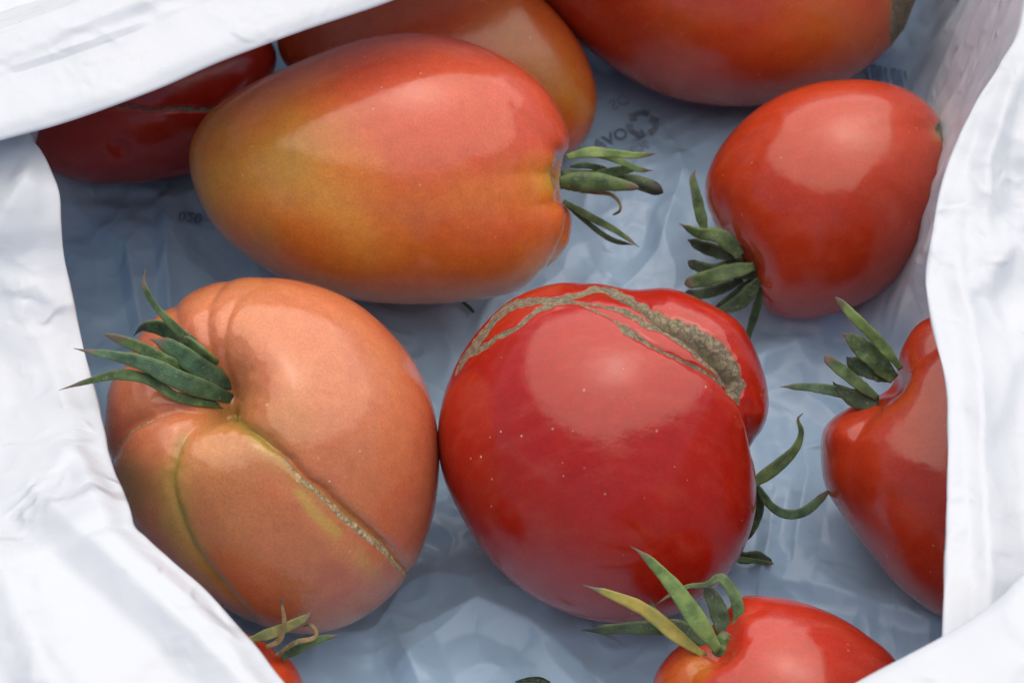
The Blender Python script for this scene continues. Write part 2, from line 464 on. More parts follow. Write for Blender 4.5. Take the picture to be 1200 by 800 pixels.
# rim of the opening, clockwise: (u, v, height m, how far the wall bulges out below it m, slope of the turned-down film)
RIM = [
    (42, 168, .072, .030, .00), (30, 130, .070, .030, .0), (60, 40, .070, .030, .0), (170, -70, .070, .025, -.1),
    (330, -220, .078, .03, -.2), (600, -320, .080, .03, -.2), (860, -400, .080, .02, -.2), (1060, -390, .082, .012, -.2),
    (1170, -260, .085, -.005, -.2), (1205, -90, .088, -.020, -.25), (1196, 25, .088, -.024, -.3), (1172, 75, .086, -.022, -.35),
    (1146, 115, .083, -.012, -.45), (1124, 160, .080, .006, -.5), (1106, 205, .078, .018, -.5), (1093, 265, .076, .030, -.45),
    (1085, 315, .075, .036, -.4), (1086, 348, .075, .038, -.35), (1096, 400, .075, .040, -.35), (1108, 452, .075, .042, -.4),
    (1110, 500, .075, .042, -.4), (1109, 580, .075, .042, -.4), (1106, 680, .075, .042, -.4), (1103, 750, .075, .042, -.35),
    (1100, 830, .075, .040, -.3), (1060, 930, .078, .035, -.3), (900, 1010, .080, .03, -.25), (650, 1030, .080, .03, -.2),
    (480, 980, .080, .034, -.1), (395, 885, .080, .040, .0), (352, 822, .080, .044, .06), (322, 785, .080, .044, .08),
    (292, 748, .080, .044, .1), (242, 692, .080, .042, .12), (200, 655, .080, .040, .12), (172, 630, .079, .038, .1),
    (158, 617, .078, .036, .08), (153, 596, .077, .034, .05), (140, 565, .066, .032, .02), (128, 533, .060, .030, .0),
    (122, 500, .055, .030, .0), (111, 455, .050, .028, .0), (98, 402, .050, .028, .0), (86, 350, .054, .028, .0),
    (76, 300, .060, .028, .0), (72, 262, .066, .028, .0), (70, 226, .070, .028, .0), (60, 200, .071, .028, .0), (50, 180, .072, .028, .0),
]

# creases on the turned-down film: (u, v, height m, width one side px, other side px)
CREASES = [
    [(-60, 560, .004, 20, 60), (0, 577, .006, 22, 70), (45, 592, .007, 22, 80), (125, 658, .007, 22, 80), (200, 730, .007, 22, 80), (285, 812, .006, 22, 80)],
    [(-40, 600, .002, 30, 40), (12, 680, .004, 30, 40), (35, 750, .005, 30, 50), (70, 820, .005, 30, 50)],
    [(60, 880, .004, 30, 40), (10, 700, .003, 30, 40), (-30, 640, .003, 30, 40)],
    [(48, 178, .003, 10, 30), (30, 215, .005, 12, 30), (0, 262, .004, 16, 30), (-50, 300, .003, 16, 30)],
    [(92, 385, .0015, 14, 22), (72, 350, .003, 16, 26), (40, 340, .002, 16, 26), (10, 370, .001, 16, 26)],
    [(120, 500, .001, 12, 24), (80, 480, .0025, 14, 30), (45, 400, .0025, 14, 30)],
    [(150, 610, .001, 10, 30), (128, 588, .003, 12, 34), (120, 560, .003, 12, 34), (60, 540, .002, 12, 34)],
    [(300, 760, .0005, 10, 14), (230, 700, .002, 10, 16), (165, 640, .001, 10, 14)],
    [(1200, 40, .004, 10, 30), (1168, 130, .006, 10, 34), (1148, 195, .006, 10, 34), (1150, 300, .003, 14, 34)],
    [(1210, 110, .004, 10, 24), (1192, 190, .006, 10, 26), (1204, 250, .004, 10, 26)],
    [(1088, 345, .001, 10, 18), (1115, 335, .0035, 12, 20), (1132, 372, .004, 14, 26), (1142, 440, .004, 14, 30), (1146, 560, .004, 10, 30), (1153, 720, .004, 10, 30)],
    [(1112, 480, .0005, 10, 14), (1126, 470, .0015, 10, 16), (1145, 500, .001, 10, 16)],
    [(1150, 335, .002, 14, 24), (1185, 290, .004, 14, 24), (1205, 320, .004, 14, 24)],
    [(1165, 500, .001, 14, 24), (1185, 430, .0025, 16, 30), (1210, 400, .003, 16, 30)],
]

def build_bag():
    root = bpy.data.objects.new('plastic_bag', None)
    COL.objects.link(root)
    tag(root, 'open crinkled white plastic carrier bag holding all the tomatoes', 'bag')
    NT = 1000
    rim = smooth_line(RIM + [RIM[0]], NT + 1)[:-1]
    rim[:, 2] += 0.026
    R3 = at_z(rim[:, 0], rim[:, 1], rim[:, 2])
    # outward direction, smoothed along the rim
    tan = np.roll(R3, -6, 0) - np.roll(R3, 6, 0)
    out = np.stack([-tan[:, 1], tan[:, 0], 0 * tan[:, 0]], 1)
    ctr = np.array([R3[:, 0].mean(), R3[:, 1].mean(), 0])
    if ((R3 - ctr) * out).sum() < 0: out = -out
    out /= np.linalg.norm(out, axis=1)[:, None] + 1e-9
    rad = (R3 - ctr) * [1, 1, 0]; rad /= np.linalg.norm(rad, axis=1)[:, None]
    out = 0.55 * out + 0.45 * rad
    k = np.exp(-np.linspace(-2, 2, 81) ** 2); k /= k.sum()
    pad = np.concatenate([out[-40:], out, out[:40]])
    out = np.stack([np.convolve(pad[:, i], k, 'valid') for i in range(3)], 1)
    out[:, 2] = 0
    out /= np.linalg.norm(out, axis=1)[:, None]
    bulge, slope, rz = rim[:, 3], rim[:, 4], R3[:, 2]
    def ksm(a, nn=41):
        kk = np.ones(nn) / nn
        return np.convolve(np.concatenate([a[-(nn // 2):], a, a[:nn // 2]]), kk, 'valid')
    bulge, slope = ksm(bulge), ksm(slope)
    rows = []
    kinds = []
    up = np.array([0, 0, 1.0])
    # bottom
    base = R3 * [1, 1, 0]
    edge = base + out * (bulge - 0.020)[:, None]
    for s in np.linspace(0.002, 1, 260):
        rows.append(ctr * [1, 1, 0] + (edge - ctr) * s); kinds.append(0.0)
    # wall (cubic curve)
    p0 = edge; p1 = base + out * (bulge + 0.006)[:, None]
    p2 = base + out * (bulge * 0.9 + 0.006)[:, None] + up * (rz * 0.62)[:, None]
    p3 = R3
    for t in np.linspace(0, 1, 86)[1:]:
        rows.append((1 - t) ** 3 * p0 + 3 * t * (1 - t) ** 2 * p1 + 3 * t * t * (1 - t) * p2 + t ** 3 * p3)
        kinds.append(t)
    # turned-down outside, over a small rounded edge
    for q in np.linspace(0, 1, 132)[1:]:
        d = 0.19 * q ** 1.25
        lip = 0.0012 * (1 - np.exp(-d / 0.0008))
        fall = sstep(0.075, 0.19, d)
        z = (rz + lip + slope * d * np.exp(-d / 0.22)) * (1 - fall) + (-0.008) * fall
        P = R3 + out * d
        P = np.array(P); P[:, 2] = z
        rows.append(P); kinds.append(1.0 + d)
    P = np.stack(rows)                                  # rows x NT x 3
    kk = np.array(kinds)[:, None] * np.ones((1, NT))
    hfl = floor_h(P[..., 0], P[..., 1])
    # blend of relief: bottom -> floor height, wall and outside -> along the normal
    wallw = sstep(0.0, 0.18, kk) * (kk <= 1) + (kk > 1)
    P[..., 2] += hfl * (1 - wallw)
    nn = grid_normals(P, True)
    nn *= np.sign(nn[100, :, 2].mean())
    arc = np.cumsum(np.linalg.norm(np.roll(R3, -1, 0) - R3, axis=1))
    A = np.broadcast_to(arc[None, :], kk.shape)
    # wall: long upright folds
    wx, wy, wz = P[..., 0], P[..., 1], P[..., 2]
    foldw = 0.0075 * np.abs(pn(wx * 60, wy * 60, wz * 9, 11)) + 0.0035 * np.abs(pn(wx * 140, wy * 140, wz * 20, 12))
    wm = np.sin(np.clip(kk, 0, 1) * math.pi) * (kk <= 1)
    disp = foldw * wm
    # outside: broad facets, pleats off the rim and the named creases
    D = np.maximum(kk - 1, 0)
    om = sstep(0.0008, 0.008, D)
    fac = 0.0032 * (0.5 - cells(wx * 19 + 0.5 * pn(wx * 30, wy * 30, 0, 3), wy * 19, 9)) + 0.0020 * (0.5 - cells(wx * 52, wy * 52 + 0.5 * pn(wx * 50, wy * 50, 0, 3), 2)) * sstep(-0.1, 0.25, pn(wx * 25, wy * 25, 0, 21))
    fac += 0.0009 * np.abs(pn(A[...] * 60, D * 14, 0, 15)) + 0.0020 * (0.25 - np.abs(pn(wx * 80, wy * 80, wz * 80, 51))) * sstep(-0.05, 0.3, pn(wx * 28, wy * 28, 0, 52)) + 0.0032 * (0.25 - np.abs(pn(wx * 30 + 2, wy * 30, wz * 30, 53)))
    u, v = project(P)
    cr = np.zeros_like(fac)
    for pts in CREASES:
        d, side, ex = poly_dist(u, v, pts)
        ww = np.where(side > 0, ex[1], ex[2])
        cr += 0.6 * ex[0] * np.maximum(0, 1 - d / (1.6 * ww)) ** 1.1
    disp = disp + np.where(D > 0, om * (0.8 * fac + cr), 0)
    # tiny unevenness of the edge itself
    disp += 0.0006 * pn(A * 90, 0, 0, 31) * np.exp(-((kk - 1.0) / 0.02) ** 2)
    P += nn * disp[..., None]
    faces = grid_faces(P.shape[0], NT, True)
    V = P.reshape(-1, 3)
    c0 = np.arange(NT)
    V = np.vstack([V, P[0].mean(0)])
    tris = np.stack([np.full(NT, len(V) - 1), (c0 + 1) % NT, c0], 1)
    floor_shade = np.append(((1 - sstep(0.0, 0.5, kk)) * (kk <= 1)).ravel(), 1.0)  # amount of painted blue shade: full on the floor, fading up the wall
    make_mesh('bag_body', V, faces, M_BAG, root, tris=tris, attrs={'bottom': floor_shade})
    return root

def build_flap(name, root, line, n_in, prof, seed, ridge=()):
    """a turned-over strip of the bag's mouth: line = (u, v, z) along its free edge; prof = (reach outward m, height m) over its back"""
    NA = 420
    L = smooth_line(line, NA)
    E = at_z(L[:, 0], L[:, 1], L[:, 2])
    tan = np.gradient(E, axis=0); tan[:, 2] = 0
    tan /= np.linalg.norm(tan, axis=1)[:, None]
    o = np.stack([-tan[:, 1], tan[:, 0], 0 * tan[:, 0]], 1) * n_in
    k = np.exp(-np.linspace(-2, 2, 61) ** 2); k /= k.sum()
    pad = np.concatenate([np.repeat(o[:1], 30, 0), o, np.repeat(o[-1:], 30, 0)])
    o = np.stack([np.convolve(pad[:, i], k, 'valid') for i in range(3)], 1)
    # profile: hem tucked underneath, rounded edge, back of the strip
    hem = [(0.030, -0.006), (0.018, -0.0036), (0.008, -0.0020), (0.003, -0.0012), (0.0006, -0.0008), (0.0, -0.0002), (0.0006, 0.0004)]
    pr = smooth_line(np.array(hem + list(prof)), 170)
    P = E[None] + o[None] * pr[:, 0][:, None, None]
    P[..., 2] += pr[:, 1][:, None]
    s = np.concatenate([[0], np.cumsum(np.linalg.norm(np.diff(E, axis=0), axis=1))])
    A = np.broadcast_to(s[None], P.shape[:2])
    D = np.broadcast_to(np.arange(170)[:, None] / 169.0 * 0.1, P.shape[:2])
    top = sstep(0.0, 0.010, pr[:, 0])[:, None] * (np.arange(170) > 60)[:, None]
    wx, wy = P[..., 0], P[..., 1]
    h = 0.0028 * (0.5 - cells(wx * 30 + 0.4 * pn(wx * 40, wy * 40, 0, seed), wy * 30, seed)) * 0.8
    h += 0.0012 * (0.5 - cells(wx * 75 + 0.5 * pn(wx * 60, wy * 60, 3, seed), wy * 75, seed + 3)) * sstep(0.0, 0.3, pn(wx * 26, wy * 26, 1, seed))
    h += 0.0016 * pn(A * 14, D * 20, 0, seed + 4) + 0.0009 * (0.25 - np.abs(pn(wx * 70, wy * 70, 0, seed + 9))) * sstep(-0.1, 0.3, pn(wx * 22, wy * 22, 0, seed + 10))
    u, v = project(P)
    for pts in ridge:
        d, side, ex = poly_dist(u, v, pts)
        h += ex[0] * np.maximum(0, 1 - d / np.where(side > 0, ex[1], ex[2])) ** 1.3
    P[..., 2] += h * top
    P[..., 2] += 0.0007 * pn(A * 45, 0, 0, seed + 5) * (1 - top)
    q = np.linspace(0, 1, NA)[None]
    sink = 1 - sstep(0.0, 0.16, q) * sstep(1.0, 0.84, q)
    P[..., 2] -= 0.055 * sink
    P = P + (o * 0.04)[None] * sink[..., None]
    make_mesh(name, P.reshape(-1, 3), grid_faces(170, NA, False), M_BAG, root)

BAG = build_bag()
build_flap('folded_flap', BAG,
           [(-330, 290, .112), (-220, 246, .112), (-140, 214, .112), (-60, 186, .112), (0, 164, .112), (60, 147, .112), (130, 124, .112), (190, 101, .112), (250, 75, .112), (330, 44, .112),
            (400, 21, .112), (462, -1, .112), (540, -34, .112), (640, -90, .111), (760, -170, .110), (900, -270, .108)],
           1, [(0.004, 0.0022), (0.012, 0.004), (0.022, 0.0062), (0.030, 0.0075), (0.033, 0.0070), (0.045, -0.002), (0.065, -0.020), (0.085, -0.045)], 3,
           ridge=[[(100, 120, .001, 12, 16), (120, 95, .0025, 12, 18), (110, 80, .001, 12, 18)],
                  [(170, 90, .0008, 8, 12), (190, 68, .002, 8, 14), (230, 70, .001, 8, 12)],
                  [(265, 60, .0008, 8, 12), (285, 45, .0022, 8, 12), (270, 25, .001, 8, 12)],
                  [(30, 60, .0005, 12, 40), (110, 28, .001, 12, 50), (190, -6, .001, 12, 50), (260, -30, .001, 12, 50)]])
build_flap('folded_flap', BAG,
           [(1560, 430, 0.116), (1420, 520, 0.116), (1300, 600, 0.116), (1200, 672, 0.116), (1170, 700, 0.116), (1140, 722, 0.116), (1103, 745, 0.115), (1060, 768, 0.114), (1004, 798, 0.113),
            (940, 838, 0.112), (860, 890, 0.110), (760, 960, 0.109), (640, 1040, 0.108)],
           1, [(0.004, 0.0018), (0.012, 0.0024), (0.022, 0.0010), (0.032, -0.0030), (0.050, -0.014), (0.070, -0.032), (0.085, -0.05)], 8,
           ridge=[[(1200, 760, .002, 14, 24), (1140, 785, .003, 14, 24), (1080, 830, .002, 14, 24)]])

# ------------------------------------------------------------------ print on the bag's bottom
def on_floor(u, v, lift=0.0007):
    z = np.zeros(np.shape(u))
    for _ in range(8):
        P = at_z(u, v, z)
        z = floor_h(P[..., 0], P[..., 1]) + lift
    return at_z(u, v, z)

def print_faces(name, verts2, faces, cu, cv, size, ang, mat, mirror=False):
    """flat glyph (unit size) laid on the film"""
    g = np.array(verts2, float)
    if mirror: g[:, 0] = -g[:, 0]
    ca, sa = math.cos(ang), math.sin(ang)
    x = (g[:, 0] * ca - g[:, 1] * sa) * size
    y = (g[:, 0] * sa + g[:, 1] * ca) * size * 0.85
    P = on_floor(cu + x, cv - y)
    me = bpy.data.meshes.new(name)
    me.from_pydata([tuple(p) for p in P], [], faces)
    me.materials.append(mat)
    ob = bpy.data.objects.new(name, me); COL.objects.link(ob); ob.parent = BAG
    return ob

def print_text(s, cu, cv, size, deg, mat, mirror=True):
    c = bpy.data.curves.new('t', 'FONT'); c.body = s; c.align_x = 'CENTER'; c.align_y = 'CENTER'; c.resolution_u = 3
    c.offset = 0.012
    o = bpy.data.objects.new('t', c); COL.objects.link(o)
    dg = bpy.context.evaluated_depsgraph_get()
    me = o.evaluated_get(dg).to_mesh()
    v = [(p.co.x, p.co.y) for p in me.vertices]; f = [tuple(p.vertices) for p in me.polygons]
    o.evaluated_get(dg).to_mesh_clear()
    bpy.data.objects.remove(o); bpy.data.curves.remove(c)
    return print_faces('printed_lettering', v, f, cu, cv, size, math.radians(deg), mat, mirror)

def recycle_symbol(cu, cv, size, deg, mat):
    v, f = [], []
    for k in range(3):
        a0 = math.radians(90 + 120 * k)
        i0 = len(v)
        # bent band round the corner of a triangle
        for t in np.linspace(-46, 28, 9):
            a = a0 + math.radians(t)
            r1 = 0.30 + 0.05 * math.cos(math.radians(t * 2)); r2 = 0.52
            v += [(r1 * math.cos(a), r1 * math.sin(a)), (r2 * math.cos(a), r2 * math.sin(a))]
        for j in range(8):
            f.append((i0 + 2 * j, i0 + 2 * j + 1, i0 + 2 * j + 3, i0 + 2 * j + 2))
        j0 = len(v)
        a1, a2 = a0 + math.radians(28), a0 + math.radians(58)
        v += [(0.20 * math.cos(a1), 0.20 * math.sin(a1)), (0.62 * math.cos(a1), 0.62 * math.sin(a1)), (0.42 * math.cos(a2), 0.42 * math.sin(a2))]
        f.append((j0, j0 + 1, j0 + 2))
    return print_faces('printed_symbol', v, f, cu, cv, size, math.radians(deg), mat)

recycle_symbol(753, 145, 36, 18, M_INK)
print_text('OVA', 716, 163, 21, 28, M_INK)
print_text('902', 750, 173, 17, 28, M_INK_FAINT)
print_text('OS', 727, 120, 20, 28, M_INK_FAINT)
print_text('020', 223, 254, 19, 172, M_INK)
# fragment of a blue printed stripe block by the right wall
for i in range(9):
    u0 = 1013 + i * 7.6; wd = 3.0 + 1.6 * ((i * 5) % 3)
    g = [(u0, 74 + i * 1.5), (u0 + wd, 74 + i * 1.5), (u0 + wd + 5, 103 + i * 1.0), (u0 + 5, 103 + i * 1.0)]
    P = on_floor(np.array([q[0] for q in g]), np.array([q[1] for q in g]), 0.0012)
    me = bpy.data.meshes.new('printed_stripe'); me.from_pydata([tuple(p) for p in P], [], [(0, 1, 2, 3)]); me.materials.append(M_INK_BLUE)
    ob = bpy.data.objects.new('printed_stripe', me); COL.objects.link(ob); ob.parent = BAG

# ------------------------------------------------------------------ tomatoes
class Tomato:
    """fruit with its own outline and depth; its long ribs, folds and scars are displaced into the mesh"""
    def __init__(self, label, mat, outline, front, back, center=None, lift=0.0, na=320, nf=110, nb=46, full=1.0, feats=(), group=None,
                 pigment=None, tilt=0.0):
        o = np.array(outline, float)
        cu, cv = center if center is not None else ((o[:, 0].min() + o[:, 0].max()) / 2, (o[:, 1].min() + o[:, 1].max()) / 2)
        self.cu, self.cv = cu, cv
        ang = np.arctan2(-(o[:, 1] - cv), o[:, 0] - cu); rad = np.hypot(o[:, 0] - cu, o[:, 1] - cv)
        i = np.argsort(ang); ang, rad = ang[i], rad[i]
        # periodic smooth radius
        aa = np.concatenate([ang - 2 * math.pi, ang, ang + 2 * math.pi]); rr = np.concatenate([rad, rad, rad])
        al = np.linspace(-math.pi, math.pi, na, endpoint=False)
        fine = np.linspace(-2 * math.pi, 2 * math.pi, 4001)
        # monotone-ish: Catmull through points
        cr = smooth_line(np.stack([aa, rr * 0 + rr], 1), 6000)
        Rf = np.interp(fine, cr[:, 0], cr[:, 1])
        kw = np.exp(-np.linspace(-2, 2, 61) ** 2); kw /= kw.sum()
        Rf = np.convolve(np.pad(Rf, 30, 'edge'), kw, 'valid')
        Ra = np.interp(al, fine, Rf)
        mean = np.convolve(np.concatenate([Ra[-(na // 12):], Ra, Ra[:na // 12]]), np.ones(2 * (na // 12) + 1) / (2 * (na // 12) + 1), 'valid')
        ps = np.concatenate([np.linspace(0.004, math.pi / 2, nf, endpoint=False), np.linspace(math.pi / 2, math.pi - 0.01, nb)])
        rho = np.sin(ps)[:, None]; hh = np.cos(ps)[:, None]
        Rm = mean[None] + (Ra - mean)[None] * sstep(0.45, 0.95, rho)
        X = rho * Rm * np.cos(al)[None]; Y = rho * Rm * np.sin(al)[None]
        dz = np.sign(hh) * np.abs(hh) ** full
        Z = np.where(hh > 0, dz * front, dz * back) * np.ones_like(X)
        P = np.stack([X, Y, Z], -1)
        self.front = front
        n = grid_normals(P, True)
        if n[nf // 2, :, 2].mean() < 0: n = -n
        U = cu + X; V = cv - Y
        wu = 4.5 * pn(U / 34, V / 34, 0, 71) + 1.6 * pn(U / 11, V / 11, 0, 72); wv = 4.5 * pn(U / 34, V / 34, 0, 73) + 1.6 * pn(U / 11, V / 11, 0, 74)
        U, V = U + wu, V + wv
        face = sstep(-0.35, 0.02, hh) * np.ones_like(X)
        disp = np.zeros_like(X)
        self.attr = {k: np.zeros_like(X) for k in ('yellow', 'olive', 'scar', 'deep')}
        # gentle unevenness of the whole fruit
        disp += 0.012 * front * pn(X / front * 1.3, Y / front * 1.3, Z / front * 1.3, int(cu) % 50) * 2
        for f in feats:
            kind, pts = f[0], f[1]
            if kind == 'groove':       # (u, v, depth px, width px)
                d, s, ex = poly_dist(U, V, smooth_line(pts, 60))
                disp -= face * ex[0] * np.exp(-(d / ex[1]) ** 1.5)
            elif kind == 'bulge':      # (u, v, height, radius)
                d, s, ex = poly_dist(U, V, pts if len(pts) > 1 else pts + [(pts[0][0] + .1, *pts[0][1:])])
                disp += face * ex[0] * np.exp(-(d / ex[1]) ** 2)
            elif kind == 'step':       # one side of a line stands proud: (u, v, height, width); positive side = right of travel
                d, s, ex = poly_dist(U, V, smooth_line(pts, 60))
                disp += face * ex[0] * np.where(s > 0, np.exp(-d / ex[1]) * (1 - np.exp(-d / 3)), 0)
            elif kind == 'scar':       # (u, v, half width)
                d, s, ex = poly_dist(U, V, smooth_line(pts, 90))
                fray = np.where(ex[0] > 3, 2.6, 0.7) * (1.3 * pn(U / 9, V / 9, 0, 61) + 0.3 * pn(U / 4, V / 4, 0, 62))
                m = np.clip(0.5 + (ex[0] + fray - d) / 2.4, 0, 1) * (hh > -0.1)
                self.attr['scar'] = np.maximum(self.attr['scar'], m)
                lip = np.exp(-((d - ex[0] - 2.5) / 3.0) ** 2) * np.minimum(ex[0], 4) * 0.12 * (hh > -0.1)
                disp += lip + m * (-1.2 + 1.2 * pn(U / 6, V / 6, 0, 63) + 0.4 * pn(U / 3.5, V / 3.5, 0, 64))
                if len(f) > 2 and f[2] == 'beads':
                    disp += m * (2.2 + 0.8 * np.sin((U + V) * 0.95 + 1.5 * pn(U / 20, V / 20)))
                    continue
                if len(f) > 2:
                    dm = np.clip((ex[0] * 0.62 - d) / 5.0, 0, 1) * f[2] * (ex[0] > 7) * (hh > -0.1)
                    self.attr['deep'] = np.maximum(self.attr['deep'], dm)
                    disp -= 8.0 * dm
            elif kind in ('yellow', 'olive'):   # (u, v, amount, reach)
                d, s, ex = poly_dist(U, V, pts if len(pts) > 1 else pts + [(pts[0][0] + .1, *pts[0][1:])])
                a = ex[0] * np.exp(-(d / ex[1]) ** 2)
                self.attr[kind] = self.attr[kind] + a * sstep(-1.0, 0.1, hh)
        if pigment:
            self.attr['yellow'] = self.attr['yellow'] + pigment(U, V)
        P = P + n * disp[..., None]
        # frame of the ray through its centre
        d = ray(cu, cv); t1 = np.linalg.norm(d)
        bz = -d / t1
        rx = AX_R - bz * (AX_R @ bz); rx /= np.linalg.norm(rx)
        uy = np.cross(bz, rx)
        Wd = P[..., 0, None] * rx + P[..., 1, None] * uy + P[..., 2, None] * bz      # px units, world directions
        mz = Wd[..., 2].min()
        # depth along the ray so that its lowest point rests on the bag: CAM.z + d.z t + mz t/F = z0
        z0 = -0.001 + lift
        t = (z0 - CAM[2]) / (d[2] + mz * t1 / FPX)
        self.t, self.s = t, t * t1 / FPX
        self.c = CAM + d * t
        self.bz = bz
        W = self.c + Wd * self.s
        self.root = bpy.data.objects.new('tomato', None); COL.objects.link(self.root)
        lo = W.reshape(-1, 3); base = lo[lo[:, 2].argmin()]
        self.org = np.array([self.c[0], self.c[1], base[2]])
        self.root.location = self.org
        tag(self.root, label, 'tomato', group or 'tomatoes lying in the bag')
        F = grid_faces(P.shape[0], na, True)
        Vv = np.vstack([W.reshape(-1, 3), W[0].mean(0), W[-1].mean(0)])
        k = np.arange(na); k2 = (k + 1) % na; last = (P.shape[0] - 1) * na
        tris = np.vstack([np.stack([np.full(na, len(Vv) - 2), k2, k], 1), np.stack([np.full(na, len(Vv) - 1), last + k, last + k2], 1)])
        at = {q: np.concatenate([a.ravel(), [a[0].mean(), a[-1].mean()]]) for q, a in self.attr.items()}
        self.body = make_mesh('skin', Vv, F[:, ::-1], mat, self.root, attrs=at, origin=self.org, tris=tris[:, ::-1])
        self.bvh = BVHTree.FromPolygons([Vector(p) for p in (W[::3, ::3].reshape(-1, 3))],
                                        [tuple(q) for q in grid_faces(len(W[::3]), W[::3, ::3].shape[1], True)])
        self.W = W

    def depth(self, u, v):
        """distance towards the camera (px units) of the fruit's surface under a pixel, 0 when off the fruit"""
        d = ray(u, v); dn = d / np.linalg.norm(d)
        hit = self.bvh.ray_cast(Vector(CAM), Vector(dn))
        if hit[0] is None: return None
        return ((np.array(hit[0]) - self.c) @ self.bz) / self.s

    def point(self, u, v, dd):
        d = ray(u, v); dn = d / np.linalg.norm(d)
        # plane facing the camera at depth dd
        p0 = self.c + self.bz * dd * self.s
        t = ((p0 - CAM) @ self.bz) / (dn @ self.bz)
        return CAM + dn * t

    def sepal(self, pts, mat, lift=12, base=None, end=0.0, name='sepal', flat=0.36, roll=0.0, blunt=False, curl=0.36, bury=0.0, wide=0.92):
        """pts: (u, v, width px [, extra depth]); grows from the fruit's surface, lifting towards the camera on its way"""
        p = np.array([q if len(q) > 3 else (*q, 0.0) for q in pts], float)
        if base is None:
            base = self.depth(p[0, 0], p[0, 1])
            if base is None: base = 0.0
            base -= 3
        n = 34
        p[:, 2] *= wide
        p[0, 3] -= bury
        L = smooth_line(p, n)
        s = np.linspace(0, 1, n)
        dd = base + lift * np.sin(s * math.pi * 0.5) + end * s ** 2 + L[:, 3]
        C = np.array([self.point(L[i, 0], L[i, 1], dd[i]) for i in range(n)])
        sd = int(abs(p[0, 0] * 7 + p[0, 1] * 13 + p[-1, 0])) % 97
        tan = np.gradient(C, axis=0); tan /= np.linalg.norm(tan, axis=1)[:, None] + 1e-12
        side = np.cross(tan, self.bz); side /= np.linalg.norm(side, axis=1)[:, None] + 1e-9
        nrm = np.cross(side, tan)
        rl = roll + 1.0 * pn(s * 2.6, sd * 1.7, 0, 3)
        sd2 = side * np.cos(rl)[:, None] + nrm * np.sin(rl)[:, None]
        nr2 = nrm * np.cos(rl)[:, None] - side * np.sin(rl)[:, None]
        wv = np.maximum(L[:, 2], 1.2) * 0.5 * self.s / np.maximum(np.abs(np.cos(rl)), 0.6) * (1 + 0.16 * pn(s * 5, sd, 0, 9))
        if name == 'sepal': wv = wv * (0.62 + 0.38 * sstep(0, 0.28, s)) * (1 + 0.13 * pn(s * 14, sd, 0, 13))
        if not blunt: wv = wv * np.clip((1 - s) * 6 + 0.18, 0, 1)
        else: wv = wv * np.sqrt(np.clip((1 - s) * 14, 0.02, 1))
        th = wv * flat + 0.00022
        m = 12
        a = np.linspace(0, 2 * math.pi, m, endpoint=False)
        ring = []
        for q in a:
            cx, cy = math.cos(q), math.sin(q)
            # channelled upper face
            ring.append(C + sd2 * (wv * cx)[:, None] + nr2 * (th * cy + wv * curl * (cx * cx - 0.4))[:, None])
        P = np.stack(ring, 1)
        P += (0.00040 * pn(P[..., 0] * 420, P[..., 1] * 300, P[..., 2] * 300, sd))[..., None] * self.bz
        V = np.vstack([P.reshape(-1, 3), C[0], C[-1]])
        k = np.arange(m); k2 = (k + 1) % m
        tris = np.vstack([np.stack([np.full(m, len(V) - 2), k2, k], 1), np.stack([np.full(m, len(V) - 1), (n - 1) * m + k, (n - 1) * m + k2], 1)])
        along = np.concatenate([np.repeat(s, m), [0, 1]])
        edge = np.concatenate([np.tile(np.abs(np.cos(a)) ** 4, n), [0, 0]])
        return make_mesh(name, V, grid_faces(n, m, True), mat, self.root, attrs={'along': along, 'edge': edge, 'across': np.concatenate([np.tile(np.cos(a), n), [0, 0]])}, origin=self.org, tris=tris)

RED = (0.43, 0.018, 0.010)

